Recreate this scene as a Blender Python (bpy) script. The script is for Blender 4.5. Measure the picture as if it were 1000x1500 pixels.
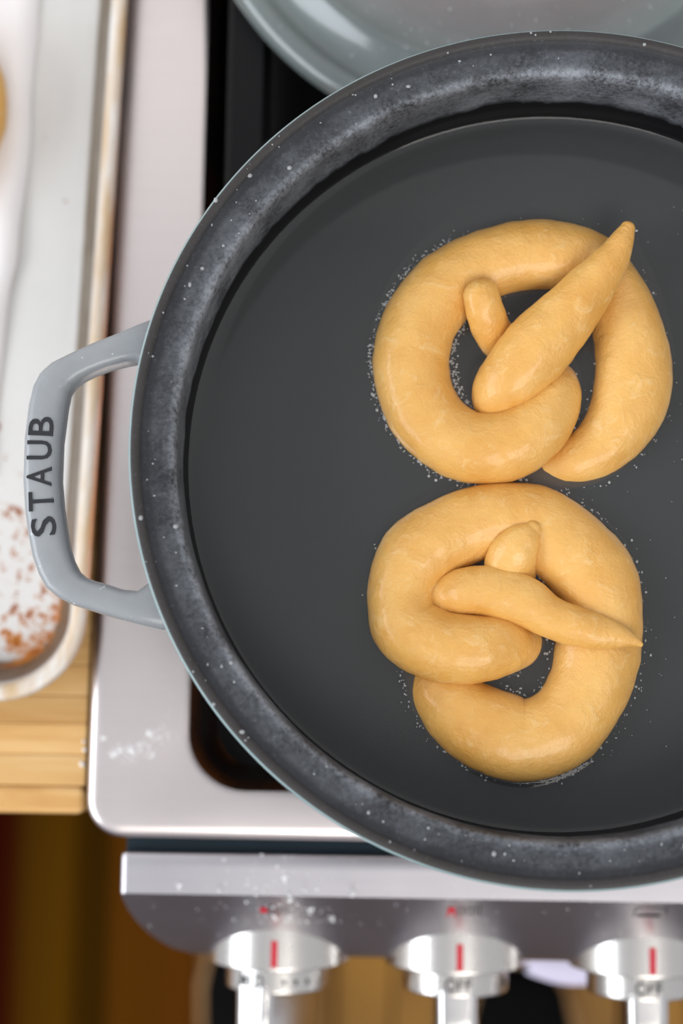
import bpy, bmesh, math, random
import numpy as np
from mathutils import Vector, Matrix, Euler, noise

random.seed(7)
rng = np.random.default_rng(7)
S = bpy.context.scene
COL = S.collection
for o in list(bpy.data.objects):
    bpy.data.objects.remove(o)

# ------------------------------------------------------------------ camera
CAM_LOC = Vector((-0.06417551, -0.08591068, 0.48277021))
CAM_ROT = Euler((0.12693025, 0.02281847, 0.01396263), 'XYZ')
FPX = 2083.0                                   # 50 mm lens on a 36 mm tall frame of 1500 px
cd = bpy.data.cameras.new('camera')
cd.sensor_fit = 'VERTICAL'
cd.sensor_height = 36.0
cd.sensor_width = 24.0
cd.lens = FPX * 36.0 / 1500.0
cd.clip_start = 0.01
cd.clip_end = 50
cd.dof.use_dof = True
cd.dof.focus_distance = 0.515
cd.dof.aperture_fstop = 4.0
cam = bpy.data.objects.new('camera', cd)
cam.location = CAM_LOC
cam.rotation_euler = CAM_ROT
COL.objects.link(cam)
S.camera = cam

# ------------------------------------------------------------------ world, lights, exposure
w = bpy.data.worlds.new('world')
S.world = w
w.use_nodes = True
bg = w.node_tree.nodes['Background']
bg.inputs[0].default_value = (0.93, 0.95, 1.0, 1)
bg.inputs[1].default_value = 0.62


def area(name, loc, target, sx, sy, power, color):
    ld = bpy.data.lights.new(name, 'AREA')
    ld.shape = 'RECTANGLE'
    ld.size, ld.size_y = sx, sy
    ld.energy = power
    ld.color = color
    o = bpy.data.objects.new(name, ld)
    o.location = loc
    d = Vector(target) - Vector(loc)
    o.rotation_euler = d.to_track_quat('-Z', 'Y').to_euler()
    COL.objects.link(o)
    return o


area('window_light', (-1.7, -0.40, 0.66), (0, -0.25, -0.1), 1.6, 0.8, 24, (0.88, 0.94, 1.0))
area('room_light', (0.45, -1.65, 2.1), (0, 0, -0.1), 1.5, 1.2, 37, (1.0, 0.96, 0.90))

S.view_settings.view_transform = 'Standard'
S.view_settings.look = 'None'
S.view_settings.gamma = 1.0
S.view_settings.use_curve_mapping = False
S.view_settings.exposure = 0.12
try:
    S.cycles.use_denoising = True
    S.cycles.max_bounces = 10
    S.cycles.transparent_max_bounces = 12
    S.cycles.caustics_reflective = False
    S.cycles.caustics_refractive = False
except Exception:
    pass

# ------------------------------------------------------------------ helpers
RM = CAM_ROT.to_matrix()


def P(px, py, z):
    """The point of the photograph's pixel (1000 x 1500) at height z."""
    d = RM @ Vector(((px - 500) / FPX, -(py - 750) / FPX, -1.0))
    t = (z - CAM_LOC.z) / d.z
    return CAM_LOC + d * t


def obj(name, verts, faces, mat, parent=None, smooth=True, origin=None, mats=None, fmat=None):
    me = bpy.data.meshes.new(name)
    if origin is not None:
        ov = Vector(origin)
        verts = [Vector(v) - ov for v in verts]
    me.from_pydata([tuple(v) for v in verts], [], [tuple(f) for f in faces])
    me.materials.append(mat)
    for m in mats or []:
        me.materials.append(m)
    if fmat is not None:
        for p, i in zip(me.polygons, fmat):
            p.material_index = i
    bm = bmesh.new()
    bm.from_mesh(me)
    bmesh.ops.recalc_face_normals(bm, faces=bm.faces)
    bm.to_mesh(me)
    bm.free()
    if smooth:
        for p in me.polygons:
            p.use_smooth = True
    o = bpy.data.objects.new(name, me)
    COL.objects.link(o)
    if parent is not None:
        o.parent = parent
        wl = Vector((0, 0, 0))
        q = parent
        while q is not None:
            wl += q.location
            q = q.parent
        o.location = (Vector(origin) if origin is not None else Vector((0, 0, 0))) - wl
    elif origin is not None:
        o.location = origin
    return o


def sharp(o, deg=35):
    me = o.data
    bm = bmesh.new()
    bm.from_mesh(me)
    for e in bm.edges:
        if len(e.link_faces) == 2 and e.calc_face_angle(0) > math.radians(deg):
            e.smooth = False
    bm.to_mesh(me)
    bm.free()
    return o


def empty(name, loc):
    o = bpy.data.objects.new(name, None)
    o.empty_display_size = 0.02
    o.location = loc
    COL.objects.link(o)
    return o


def tag(o, label=None, cat=None, group=None, kind=None):
    if label:
        o['label'] = label
    if cat:
        o['category'] = cat
    if group:
        o['group'] = group
    if kind:
        o['kind'] = kind
    return o


def lathe(profile, seg=160, center=(0, 0, 0), closed=False):
    cx, cy, cz = center
    v, f = [], []
    n = len(profile)
    for i in range(seg):
        a = 2 * math.pi * i / seg
        c, s = math.cos(a), math.sin(a)
        for r, z in profile:
            v.append((cx + r * c, cy + r * s, cz + z))
    for i in range(seg):
        j = (i + 1) % seg
        for k in range(n if closed else n - 1):
            l = (k + 1) % n
            f.append((i * n + k, j * n + k, j * n + l, i * n + l))
    return v, f


def rrect(x0, x1, y0, y1, r, n=10):
    r = max(r, 1e-4)
    pts = []
    for cx, cy, a0 in ((x1 - r, y1 - r, 0), (x0 + r, y1 - r, 90), (x0 + r, y0 + r, 180), (x1 - r, y0 + r, 270)):
        for i in range(n + 1):
            a = math.radians(a0 + 90 * i / n)
            pts.append((cx + r * math.cos(a), cy + r * math.sin(a)))
    return pts


def loft(loops, cap_first=False, cap_last=False):
    n = len(loops[0])
    v = [p for l in loops for p in l]
    f = []
    for i in range(len(loops) - 1):
        for k in range(n):
            l = (k + 1) % n
            f.append((i * n + k, i * n + l, (i + 1) * n + l, (i + 1) * n + k))
    if cap_first:
        f.append(tuple(range(n))[::-1])
    if cap_last:
        f.append(tuple((len(loops) - 1) * n + k for k in range(n)))
    return v, f


def rbox(x0, x1, y0, y1, z0, z1, b=0.002, r=None, n=4):
    """a box with rounded vertical corners and bevelled top and bottom edges"""
    r = b * 1.5 if r is None else r
    loops = []
    for ins, z in ((b, z0), (b * 0.3, z0 + b * 0.3), (0, z0 + b), (0, z1 - b), (b * 0.3, z1 - b * 0.3), (b, z1)):
        loops.append([(x, y, z) for x, y in rrect(x0 + ins, x1 - ins, y0 + ins, y1 - ins, max(r - ins, 2e-4), n)])
    return loft(loops, True, True)


def merge(*vf):
    V, F = [], []
    for v, f in vf:
        o = len(V)
        V += list(v)
        F += [tuple(i + o for i in q) for q in f]
    return V, F


def tube(path, r, seg=12):
    pts = [Vector(p) for p in path]
    v, f = [], []
    for i, p in enumerate(pts):
        t = (pts[min(i + 1, len(pts) - 1)] - pts[max(i - 1, 0)]).normalized()
        u = t.orthogonal().normalized() if i == 0 else (u - t * u.dot(t)).normalized()
        w_ = t.cross(u)
        rr = r[i] if hasattr(r, '__len__') else r
        for k in range(seg):
            a = 2 * math.pi * k / seg
            v.append(p + u * rr * math.cos(a) + w_ * rr * math.sin(a))
    for i in range(len(pts) - 1):
        for k in range(seg):
            l = (k + 1) % seg
            f.append((i * seg + k, i * seg + l, (i + 1) * seg + l, (i + 1) * seg + k))
    f.append(tuple(range(seg))[::-1])
    f.append(tuple((len(pts) - 1) * seg + k for k in range(seg)))
    return v, f


def specks(items):
    """many tiny flattened lumps: items = (x, y, z, r)"""
    base = bmesh.new()
    bmesh.ops.create_icosphere(base, subdivisions=1, radius=1)
    bv = [v.co.copy() for v in base.verts]
    bf = [[v.index for v in q.verts] for q in base.faces]
    base.free()
    V, F = [], []
    for x, y, z, r in items:
        o = len(V)
        sx, sy = r * random.uniform(0.7, 1.3), r * random.uniform(0.7, 1.3)
        for b in bv:
            V.append((x + b.x * sx, y + b.y * sy, z + b.z * r * 0.8))
        F += [tuple(i + o for i in q) for q in bf]
    return V, F


# ------------------------------------------------------------------ materials
class NT:
    def __init__(self, name):
        self.m = bpy.data.materials.new(name)
        self.m.use_nodes = True
        self.t = self.m.node_tree
        self.n = self.t.nodes
        self.b = self.n['Principled BSDF']
        self.out = self.n['Material Output']
        self.tc = self.n.new('ShaderNodeTexCoord')

    def new(self, t, **kw):
        n = self.n.new(t)
        for k, v in kw.items():
            setattr(n, k, v)
        return n

    def link(self, a, b):
        self.t.links.new(a, b)

    def coord(self, scale=(1, 1, 1), rot=(0, 0, 0)):
        mp = self.new('ShaderNodeMapping')
        mp.inputs['Scale'].default_value = scale
        mp.inputs['Rotation'].default_value = rot
        self.link(self.tc.outputs['Object'], mp.inputs['Vector'])
        return mp.outputs[0]

    def noise(self, vec, scale, detail=4, rough=0.55, dist=0):
        n = self.new('ShaderNodeTexNoise')
        n.inputs['Scale'].default_value = scale
        n.inputs['Detail'].default_value = detail
        n.inputs['Roughness'].default_value = rough
        n.inputs['Distortion'].default_value = dist
        self.link(vec, n.inputs['Vector'])
        return n.outputs['Fac']

    def ramp(self, fac, stops):
        r = self.new('ShaderNodeValToRGB')
        e = r.color_ramp.elements
        while len(e) < len(stops):
            e.new(0.5)
        for k, (p, c) in enumerate(stops):
            e[k].position = p
            e[k].color = (c, c, c, 1) if isinstance(c, (int, float)) else tuple(c) + (1,)
        self.link(fac, r.inputs[0])
        return r.outputs[0]

    def math(self, op, a, b=None, c=None):
        n = self.new('ShaderNodeMath', operation=op)
        for i, x in enumerate((a, b, c)):
            if x is None:
                continue
            if isinstance(x, (int, float)):
                n.inputs[i].default_value = x
            else:
                self.link(x, n.inputs[i])
        return n.outputs[0]

    def mix(self, fac, a, b):
        n = self.new('ShaderNodeMix', data_type='RGBA')
        if isinstance(fac, (int, float)):
            n.inputs[0].default_value = fac
        else:
            self.link(fac, n.inputs[0])
        for i, x in ((6, a), (7, b)):
            if isinstance(x, tuple):
                n.inputs[i].default_value = x + (1,)
            else:
                self.link(x, n.inputs[i])
        return n.outputs[2]

    def bump(self, h, strength=0.3, dist=0.001):
        n = self.new('ShaderNodeBump')
        n.inputs['Strength'].default_value = strength
        n.inputs['Distance'].default_value = dist
        self.link(h, n.inputs['Height'])
        self.link(n.outputs[0], self.b.inputs['Normal'])

    def set(self, **kw):
        for k, v in kw.items():
            k = k.replace('_', ' ')
            i = self.b.inputs[k]
            if isinstance(v, tuple):
                v = v + (1,) if len(v) == 3 and i.type == 'RGBA' else v
                i.default_value = v
            elif isinstance(v, (int, float)):
                i.default_value = v
            else:
                self.link(v, i)
        return self


def plain(name, col, rough=0.5, metal=0.0, var=0.12, scale=60, **kw):
    t = NT(name)
    nz = t.noise(t.coord(), scale, 4)
    dark = tuple(c * (1 - var) for c in col)
    lite = tuple(min(1, c * (1 + var)) for c in col)
    t.set(Base_Color=t.mix(nz, dark, lite), Roughness=rough, Metallic=metal, **kw)
    return t.m


def steel(name, col, rough, stretch, bump=0.06):
    t = NT(name)
    br = t.noise(t.coord(stretch), 60, 3, 0.6)
    sm = t.noise(t.coord(), 22, 4, 0.6)
    c = t.mix(t.ramp(br, [(0.3, 0.0), (0.7, 1.0)]), tuple(x * 0.98 for x in col), tuple(min(1, x * 1.01) for x in col))
    t.set(Base_Color=c, Metallic=1.0, Roughness=t.math('ADD', t.math('MULTIPLY', sm, 0.12), rough - 0.06))
    t.bump(br, bump, 0.0003)
    return t.m


M = {}
M['steel'] = steel('brushed_stainless', (0.77, 0.70, 0.685), 0.31, (0.25, 6, 1))
M['steel_panel'] = steel('satin_stainless', (0.585, 0.56, 0.585), 0.34, (0.25, 6, 6))
M['knob'] = steel('turned_aluminium', (0.66, 0.63, 0.60), 0.27, (8, 0.3, 8), 0.05)
M['grip'] = steel('polished_aluminium', (0.68, 0.66, 0.65), 0.2, (1, 1, 1), 0.02)
M['black_enamel'] = plain('black_range_enamel', (0.003, 0.003, 0.003), 0.12, scale=30, Specular_IOR_Level=1.0)
M['gap'] = plain('dark_rubber_gap', (0.008, 0.017, 0.024), 0.5, Specular_IOR_Level=0.15)
M['iron'] = plain('black_cast_iron', (0.003, 0.003, 0.0035), 0.55, scale=300, Specular_IOR_Level=0.2)
M['red'] = plain('red_print', (0.55, 0.01, 0.03), 0.45)
M['ink'] = plain('black_print', (0.02, 0.02, 0.022), 0.5)
M['letter'] = plain('dark_letter_recess', (0.012, 0.013, 0.016), 0.5)
M['flour'] = plain('white_flour', (0.9, 0.9, 0.9), 0.8)
M['oven_black'] = plain('black_oven_glass', (0.005, 0.005, 0.006), 0.3, Specular_IOR_Level=0.2)
M['towel'] = plain('white_cotton_cloth', (0.72, 0.68, 0.86), 0.9, scale=800)
M['shoe'] = plain('black_leather', (0.003, 0.003, 0.003), 0.8, Specular_IOR_Level=0.1)
M['sole'] = plain('tan_sole', (0.45, 0.25, 0.10), 0.7)
M['flame'] = None
t = NT('gas_flame')
t.set(Base_Color=(1.0, 0.3, 0.02), Emission_Color=(1.0, 0.28, 0.02), Emission_Strength=30.0)
M['flame'] = t.m

# pot: black matt enamel with dried whitish residue and a painted lip highlight
t = NT('matt_black_enamel_residue_highlight')
co = t.coord()
sep = t.new('ShaderNodeSeparateXYZ')
t.link(co, sep.inputs[0])
rr = t.math('SQRT', t.math('ADD', t.math('POWER', sep.outputs[0], 2), t.math('POWER', sep.outputs[1], 2)))
ang = t.math('ARCTAN2', sep.outputs[1], sep.outputs[0])
n1 = t.noise(co, 55, 6, 0.65)
n2 = t.noise(co, 620, 5, 0.75)
n3 = t.noise(t.coord((1, 1, 0.35)), 26, 4, 0.6, 0.6)
n4 = t.noise(co, 12, 2, 0.5)
# ring of dried residue and painted highlight around the lip (r about 0.1345) and fading both ways
dl = t.math('ABSOLUTE', t.math('SUBTRACT', rr, 0.1350))
ring = t.ramp(t.math('DIVIDE', dl, 0.0130), [(0.0, 1.0), (0.10, 0.85), (0.30, 0.50), (0.55, 0.38), (0.68, 0.10), (1.0, 0.04)])
# wet wall: everything below an uneven line is clean and black
wet = t.math('ADD', sep.outputs[2], t.math('ADD', t.math('MULTIPLY', n3, 0.022), 0.0145))
wetm = t.ramp(t.math('DIVIDE', t.math('ADD', wet, 0.003), 0.006), [(0.15, 0.0), (0.75, 1.0)])
sp = t.ramp(t.math('ADD', t.math('MULTIPLY', n1, 0.55), t.math('MULTIPLY', n2, 0.5)), [(0.42, 0.0), (0.62, 1.0)])
amt = t.math('MULTIPLY', t.math('MULTIPLY', ring, wetm), t.math('ADD', t.math('MULTIPLY', sp, 0.46), 0.04))
amt = t.math('MULTIPLY', amt, t.math('ADD', t.math('MULTIPLY', n4, 1.3), 0.25))
amt = t.math('ADD', amt, t.math('MULTIPLY', t.math('MULTIPLY', t.ramp(t.math('DIVIDE', t.math('ABSOLUTE', t.math('SUBTRACT', rr, 0.1352)), 0.0022), [(0.2, 1.0), (1.0, 0.0)]), t.math('MULTIPLY', sp, t.ramp(t.math('DIVIDE', t.math('ADD', sep.outputs[2], 0.012), 0.008), [(0.0, 0.0), (1.0, 1.0)]))), 0.34))  # narrow bright line on the lip: a highlight put into the colour
outer = t.ramp(t.math('DIVIDE', t.math('SUBTRACT', rr, 0.14), 0.01), [(0.60, 0.0), (0.66, 1.0)])
base = t.mix(outer, (0.010, 0.011, 0.015), (0.028, 0.024, 0.023))
base = t.mix(wetm, (0.006, 0.006, 0.007), base)
spot = t.ramp(n2, [(0.62, 0.0), (0.72, 1.0)])
base = t.mix(t.math('MULTIPLY', t.math('MULTIPLY', spot, wetm), 0.30), base, (0.25, 0.28, 0.32))
colr = t.mix(amt, base, (0.32, 0.35, 0.395))
t.set(Base_Color=colr, Roughness=t.mix(wetm, (0.3, 0.3, 0.3), (0.5, 0.5, 0.5)), Specular_IOR_Level=t.math('ADD', t.math('MULTIPLY', wetm, 0.38), 0.04))
t.bump(t.math('MULTIPLY', t.math('ADD', n2, t.math('MULTIPLY', n1, 0.6)), wetm), 0.35, 0.0006)
M['pot_in'] = t.m

t = NT('grey_pot_enamel')
co = t.coord()
a = t.noise(co, 90, 4)
b_ = t.noise(co, 420, 1)
c = t.mix(a, (0.22, 0.235, 0.25), (0.30, 0.315, 0.33))
c = t.mix(t.ramp(b_, [(0.72, 0), (0.78, 0.7)]), c, (0.6, 0.66, 0.68))
t.set(Base_Color=c, Roughness=0.38, Coat_Weight=0.25, Coat_Roughness=0.2)
t.bump(b_, 0.15, 0.0004)
M['pot_out'] = t.m
M['pot_edge'] = plain('worn_pale_edge', (0.26, 0.35, 0.36), 0.35)

t = NT('lid_enamel')
co = t.coord()
a = t.noise(co, 40, 5, 0.6)
b_ = t.noise(co, 260, 4)
sep = t.new('ShaderNodeSeparateXYZ')
t.link(co, sep.inputs[0])
rr = t.math('SQRT', t.math('ADD', t.math('POWER', sep.outputs[0], 2), t.math('POWER', sep.outputs[1], 2)))
inn = t.ramp(t.math('DIVIDE', rr, 0.15), [(0.60, 1.0), (0.72, 0.0)])
c = t.mix(a, (0.11, 0.135, 0.135), (0.18, 0.205, 0.20))
c2 = t.mix(a, (0.17, 0.15, 0.145), (0.235, 0.215, 0.21))
c = t.mix(inn, c, c2)
c = t.mix(t.ramp(b_, [(0.68, 0), (0.75, 0.5)]), c, (0.7, 0.7, 0.7))
t.set(Base_Color=c, Roughness=0.25, Coat_Weight=0.5, Coat_Roughness=0.05)
M['lid'] = t.m

t = NT('cloudy_water')
co = t.coord()
n1 = t.noise(co, 16, 3, 0.5)
tr = t.new('ShaderNodeBsdfTransparent')
tr.inputs[0].default_value = (0.62, 0.60, 0.57, 1)
df = t.new('ShaderNodeBsdfDiffuse')
t.link(t.mix(n1, (0.070, 0.074, 0.076), (0.083, 0.086, 0.087)), df.inputs[0])
gl = t.new('ShaderNodeBsdfGlossy')
gl.inputs['Roughness'].default_value = 0.06
fr = t.new('ShaderNodeFresnel')
fr.inputs['IOR'].default_value = 1.33
bp = t.new('ShaderNodeBump')
bp.inputs['Strength'].default_value = 0.12
bp.inputs['Distance'].default_value = 0.001
t.link(t.noise(co, 22, 1), bp.inputs['Height'])
t.link(bp.outputs[0], gl.inputs['Normal'])
m1 = t.new('ShaderNodeMixShader')
m1.inputs[0].default_value = 0.62
t.link(tr.outputs[0], m1.inputs[1])
t.link(df.outputs[0], m1.inputs[2])
m2 = t.new('ShaderNodeMixShader')
t.link(fr.outputs[0], m2.inputs[0])
t.link(m1.outputs[0], m2.inputs[1])
t.link(gl.outputs[0], m2.inputs[2])
t.link(m2.outputs[0], t.out.inputs['Surface'])
M['water'] = t.m

t = NT('bubble_film')
t.set(Base_Color=(0.55, 0.57, 0.58), Roughness=0.15, Alpha=0.55)
M['bubble'] = t.m

t = NT('wet_pretzel_dough')
co = t.coord()
a = t.noise(co, 45, 4, 0.6)
b_ = t.noise(co, 160, 5, 0.65, 0.8)
f_ = t.noise(co, 700, 3, 0.6)
c = t.mix(t.ramp(a, [(0.3, 0.0), (0.7, 1.0)]), (0.65, 0.325, 0.066), (0.76, 0.445, 0.128))
c = t.mix(t.ramp(b_, [(0.56, 0.0), (0.72, 0.6)]), c, (0.78, 0.54, 0.24))
t.set(Base_Color=c, Roughness=t.math('ADD', t.math('MULTIPLY', b_, 0.25), 0.30), Subsurface_Weight=0.12,
      Subsurface_Scale=0.004, Specular_IOR_Level=0.45, Coat_Weight=0.25, Coat_Roughness=0.12)
t.b.inputs['Subsurface Radius'].default_value = (1.0, 0.5, 0.2)
t.bump(t.math('ADD', t.math('MULTIPLY', b_, 0.8), t.math('MULTIPLY', f_, 0.3)), 0.55, 0.0016)
M['dough'] = t.m

t = NT('stained_aluminium')
co = t.coord()
sep = t.new('ShaderNodeSeparateXYZ')
t.link(co, sep.inputs[0])
a = t.noise(co, 30, 5, 0.65)
b_ = t.noise(co, 170, 6, 0.7)
st = t.noise(t.coord((1, 0.12, 1)), 40, 3)
c = t.mix(st, (0.74, 0.74, 0.73), (0.88, 0.88, 0.875))
# burnt rust-coloured spots gathered at the front corner (origin)
dd = t.math('SQRT', t.math('ADD', t.math('POWER', t.math('ADD', sep.outputs[0], 0.030), 2), t.math('POWER', t.math('MULTIPLY', t.math('SUBTRACT', sep.outputs[1], 0.030), 0.75), 2)))
near = t.ramp(t.math('DIVIDE', dd, 0.11), [(0.0, 0.15), (0.20, 0.12), (0.50, 0.03), (1.0, 0.0)])
# baked-on grease on the sloping wall (local height between floor and rim)
hw = t.ramp(t.math('DIVIDE', sep.outputs[2], 0.025), [(0.02, 0.0), (0.10, 1.0), (0.72, 1.0), (0.88, 0.30), (1.0, 0.12)])
c = t.mix(t.math('MULTIPLY', hw, t.ramp(a, [(0.25, 0.85), (0.7, 1.0)])), c, t.mix(t.math('MULTIPLY', near, 9.0), (0.125, 0.088, 0.050), (0.10, 0.042, 0.005)))
hr = t.ramp(t.math('DIVIDE', sep.outputs[2], 0.025), [(0.80, 0.0), (0.95, 1.0)])
c = t.mix(t.math('MULTIPLY', hr, t.ramp(t.noise(t.coord((1, 0.18, 1)), 120, 4), [(0.35, 0.10), (0.65, 0.85)])), c, (0.55, 0.36, 0.17))
rs = t.math('MULTIPLY', t.ramp(t.math('DIVIDE', sep.outputs[2], 0.025), [(0.16, 1.0), (0.34, 0.0)]), t.ramp(t.math('ADD', t.math('ADD', t.math('MULTIPLY', b_, 0.65), t.math('MULTIPLY', a, 0.35)), near), [(0.62, 0.0), (0.70, 1.0)]))
c = t.mix(rs, c, t.mix(t.ramp(b_, [(0.4, 0.0), (0.65, 1.0)]), (0.70, 0.27, 0.035), (0.25, 0.06, 0.008)))
t.set(Base_Color=c, Metallic=0.1, Roughness=0.45, Specular_IOR_Level=0.25)
M['tray'] = t.m

t = NT('white_parchment')
co = t.coord()
t.set(Base_Color=t.mix(t.noise(co, 30, 4), (0.80, 0.77, 0.78), (0.86, 0.84, 0.845)), Roughness=0.6)
t.bump(t.noise(co, 25, 4), 0.3, 0.003)
M['paper'] = t.m


def wood(name, c0, c1, c2, stretch, rough=0.45):
    t = NT(name)
    oi = t.new('ShaderNodeObjectInfo')
    mp = t.new('ShaderNodeMapping')
    mp.inputs['Scale'].default_value = stretch
    add = t.new('ShaderNodeVectorMath', operation='ADD')
    cmb = t.new('ShaderNodeCombineXYZ')
    t.link(t.math('MULTIPLY', oi.outputs['Random'], 13.0), cmb.inputs[0])
    t.link(t.math('MULTIPLY', oi.outputs['Random'], 7.0), cmb.inputs[2])
    t.link(t.tc.outputs['Object'], add.inputs[0])
    t.link(cmb.outputs[0], add.inputs[1])
    t.link(add.outputs[0], mp.inputs['Vector'])
    g = t.noise(mp.outputs[0], 14, 5, 0.6, 0.7)
    c = t.ramp(g, [(0.30, c0), (0.52, c1), (0.75, c2)])
    hsv = t.new('ShaderNodeHueSaturation')
    t.link(t.math('ADD', t.math('MULTIPLY', oi.outputs['Random'], 0.14), 0.93), hsv.inputs['Value'])
    t.link(c, hsv.inputs['Color'])
    t.set(Base_Color=hsv.outputs[0], Roughness=rough, Specular_IOR_Level=0.2)
    t.bump(g, 0.1, 0.0006)
    return t.m


M['counter'] = wood('oiled_butcher_block', (0.52, 0.27, 0.085), (0.66, 0.395, 0.155), (0.74, 0.50, 0.245), (0.6, 6, 6))
M['floor'] = wood('amber_oak_board', (0.20, 0.080, 0.006), (0.33, 0.150, 0.012), (0.42, 0.205, 0.022), (5, 0.5, 5), 0.4)
M['cabinet'] = wood('dark_cabinet_wood', (0.10, 0.04, 0.01), (0.16, 0.07, 0.02), (0.2, 0.1, 0.03), (5, 5, 0.5), 0.4)
M['reflection_wall'] = plain('grey_reflection_wall', (0.20, 0.19, 0.23), 0.6)
M['wall'] = plain('white_painted_wall', (0.86, 0.85, 0.85), 0.5)

# ------------------------------------------------------------------ the setting: floor boards, wall behind the range
ZF = -1.06
v, f = rbox(-1.6, 1.4, -1.16, 0.62, ZF - 0.03, ZF - 0.012, 0.001)
floor = tag(obj('floor', v, f, M['cabinet'], origin=(0, 0, ZF - 0.012)), 'amber oak board floor below the range', kind='structure')
bw = 0.062
v, f = rbox(-bw / 2 + 0.0012, bw / 2 - 0.0012, -0.855, 0.855, -0.0118, 0.0, 0.0015, n=2)
first = None
x = -1.56
while x < 1.38:
    if first is None:
        first = obj('floor_board', v, f, M['floor'], floor, smooth=False, origin=(0, 0, 0))
        o = first
    else:
        o = first.copy()
        COL.objects.link(o)
    o.location = Vector((x, -0.24, ZF)) - floor.location
    x += bw
v, f = rbox(-1.6, 1.4, 0.62, 0.70, ZF - 0.03, 1.5, 0.002)
tag(obj('wall_back', v, f, M['wall'], origin=(0, 0.62, ZF)), 'white painted wall behind the range', kind='structure')
v, f = rbox(-1.6, 1.4, -1.16, -1.10, ZF - 0.0119, 0.05, 0.002)  # out of view, added so the sloping panel reflects dark grey
tag(obj('added_reflection_wall', v, f, M['reflection_wall'], origin=(0, -1.10, ZF)), 'unseen grey half wall added for the control panel to reflect', kind='structure')

# dark striped mat, added for the shade on the left floor
t = NT('striped_floor_shade')
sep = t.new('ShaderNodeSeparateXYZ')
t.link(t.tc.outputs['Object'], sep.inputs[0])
st = t.ramp(t.math('MULTIPLY', sep.outputs[0], -1.0 / 0.28), [(0.0, (0.13, 0.040, 0.004)), (0.14, (0.11, 0.036, 0.003)), (0.30, (0.11, 0.037, 0.003)), (0.36, (0.040, 0.017, 0.001)), (0.45, (0.050, 0.020, 0.001)), (0.50, (0.100, 0.042, 0.002)), (0.64, (0.075, 0.030, 0.002)), (0.72, (0.035, 0.004, 0.001)), (1.0, (0.022, 0.002, 0.001))])  # the floor's shade is put into these dark stripe colours
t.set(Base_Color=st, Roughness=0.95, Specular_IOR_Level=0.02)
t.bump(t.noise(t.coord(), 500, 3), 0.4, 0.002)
M['shade_mat'] = t.m
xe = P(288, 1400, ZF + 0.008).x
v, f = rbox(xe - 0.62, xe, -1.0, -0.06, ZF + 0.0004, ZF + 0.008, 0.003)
tag(obj('floor_shade_mat', v, f, M['shade_mat'], origin=(xe, -0.3, ZF)), 'dark brown striped mat added for the shade on the floor left of the range', 'shade_mat')

# ------------------------------------------------------------------ the range
ZC = -0.14
rg = tag(empty('kitchen_range', (0.19, 0.15, ZF)), 'stainless steel gas range carrying the black pot and a row of knobs', 'stove')
CX0, CX1, CY0, CY1 = -0.1886, 0.56, -0.1493, 0.52
WX0, WX1, WY0, WY1 = -0.1415, 0.515, -0.1255, 0.44
loops = []
for ins, z in ((0.003, ZC - 0.018), (0.0005, ZC - 0.016), (0, ZC - 0.006), (0.0004, ZC - 0.003), (0.0016, ZC - 0.0011), (0.0034, ZC - 0.0002), (0.006, ZC)):
    loops.append([(x, y, z) for x, y in rrect(CX0 + ins, CX1 - ins, CY0 + ins, CY1 - ins, 0.0165 - ins)])
for out, z in ((0.0055, ZC), (0.0040, ZC - 0.0003), (0.0030, ZC - 0.0007)):
    loops.append([(x, y, z) for x, y in rrect(WX0 - out, WX1 + out, WY0 - out, WY1 + out, 0.0225 + out)])
v, f = loft(loops)
obj('cooktop', v, f, M['steel'], rg, origin=(0, 0, ZC))
loops = []
for ins, z in ((-0.0031, ZC - 0.0006), (-0.0016, ZC - 0.0025), (-0.0004, ZC - 0.006), (0.0006, ZC - 0.012), (0.003, ZC - 0.024), (0.008, ZC - 0.033), (0.016, ZC - 0.037), (0.03, ZC - 0.038)):
    loops.append([(x, y, z) for x, y in rrect(WX0 + ins, WX1 - ins, WY0 + ins, WY1 - ins, 0.0225 - min(ins, 0.01))])
v, f = loft(loops, False, True)
obj('burner_well', v, f, M['black_enamel'], rg, origin=(0, 0, ZC), mats=[M['iron']], fmat=[1 if max(v[i][2] for i in q) > ZC - 0.0115 else 0 for q in f])
# body, gap strip
v, f = rbox(-0.170, 0.55, -0.152, 0.52, ZF + 0.05, ZC - 0.030, 0.003)
obj('range_body', v, f, M['oven_black'], rg, origin=(0, 0, ZC))
v, f = rbox(-0.1722, 0.55, -0.168, -0.140, ZC - 0.06, ZC - 0.0125, 0.001)
obj('gap_strip', v, f, M['gap'], rg, origin=(0, 0, ZC))
# control panel: flat shelf, sloping face, rounded lower left corner
prof = [(-0.1560, -0.27, 0), (-0.1560, -0.1495, 0), (-0.1562, -0.1485, 0), (-0.1570, -0.1480, 0), (-0.162, -0.148, 0), (-0.168, -0.148, 0), (-0.1734, -0.148, 0)]
PS = (-0.1734, -0.148)
PE = (-0.2080, -0.2032)
for i in range(1, 17):
    s = i / 16
    prof.append((PS[0] + (PE[0] - PS[0]) * s, PS[1] + (PE[1] - PS[1]) * s, 0.026 * (1 - math.sqrt(max(0, 1 - min(s, 1) ** 2 * 0.985)))))
prof += [(-0.2088, -0.2055, 0.0262), (-0.2090, -0.209, 0.0285), (-0.2086, -0.27, 0.030)]
V, F = [], []
xs = [0.0, 0.0004, 0.0014, 0.003, 0.05, 0.72]
for y, z, ins in prof:
    for k, xx in enumerate(xs):
        cy, cz = -0.185, -0.20
        sh = (0.0022, 0.0010, 0.0003, 0, 0, 0)[k]
        dv = Vector((cy - y, cz - z))
        dv = dv.normalized() * sh if dv.length > 0 else dv
        V.append((-0.1735 + ins + xx, y + dv.x, z + dv.y))
n = len(xs)
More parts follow.
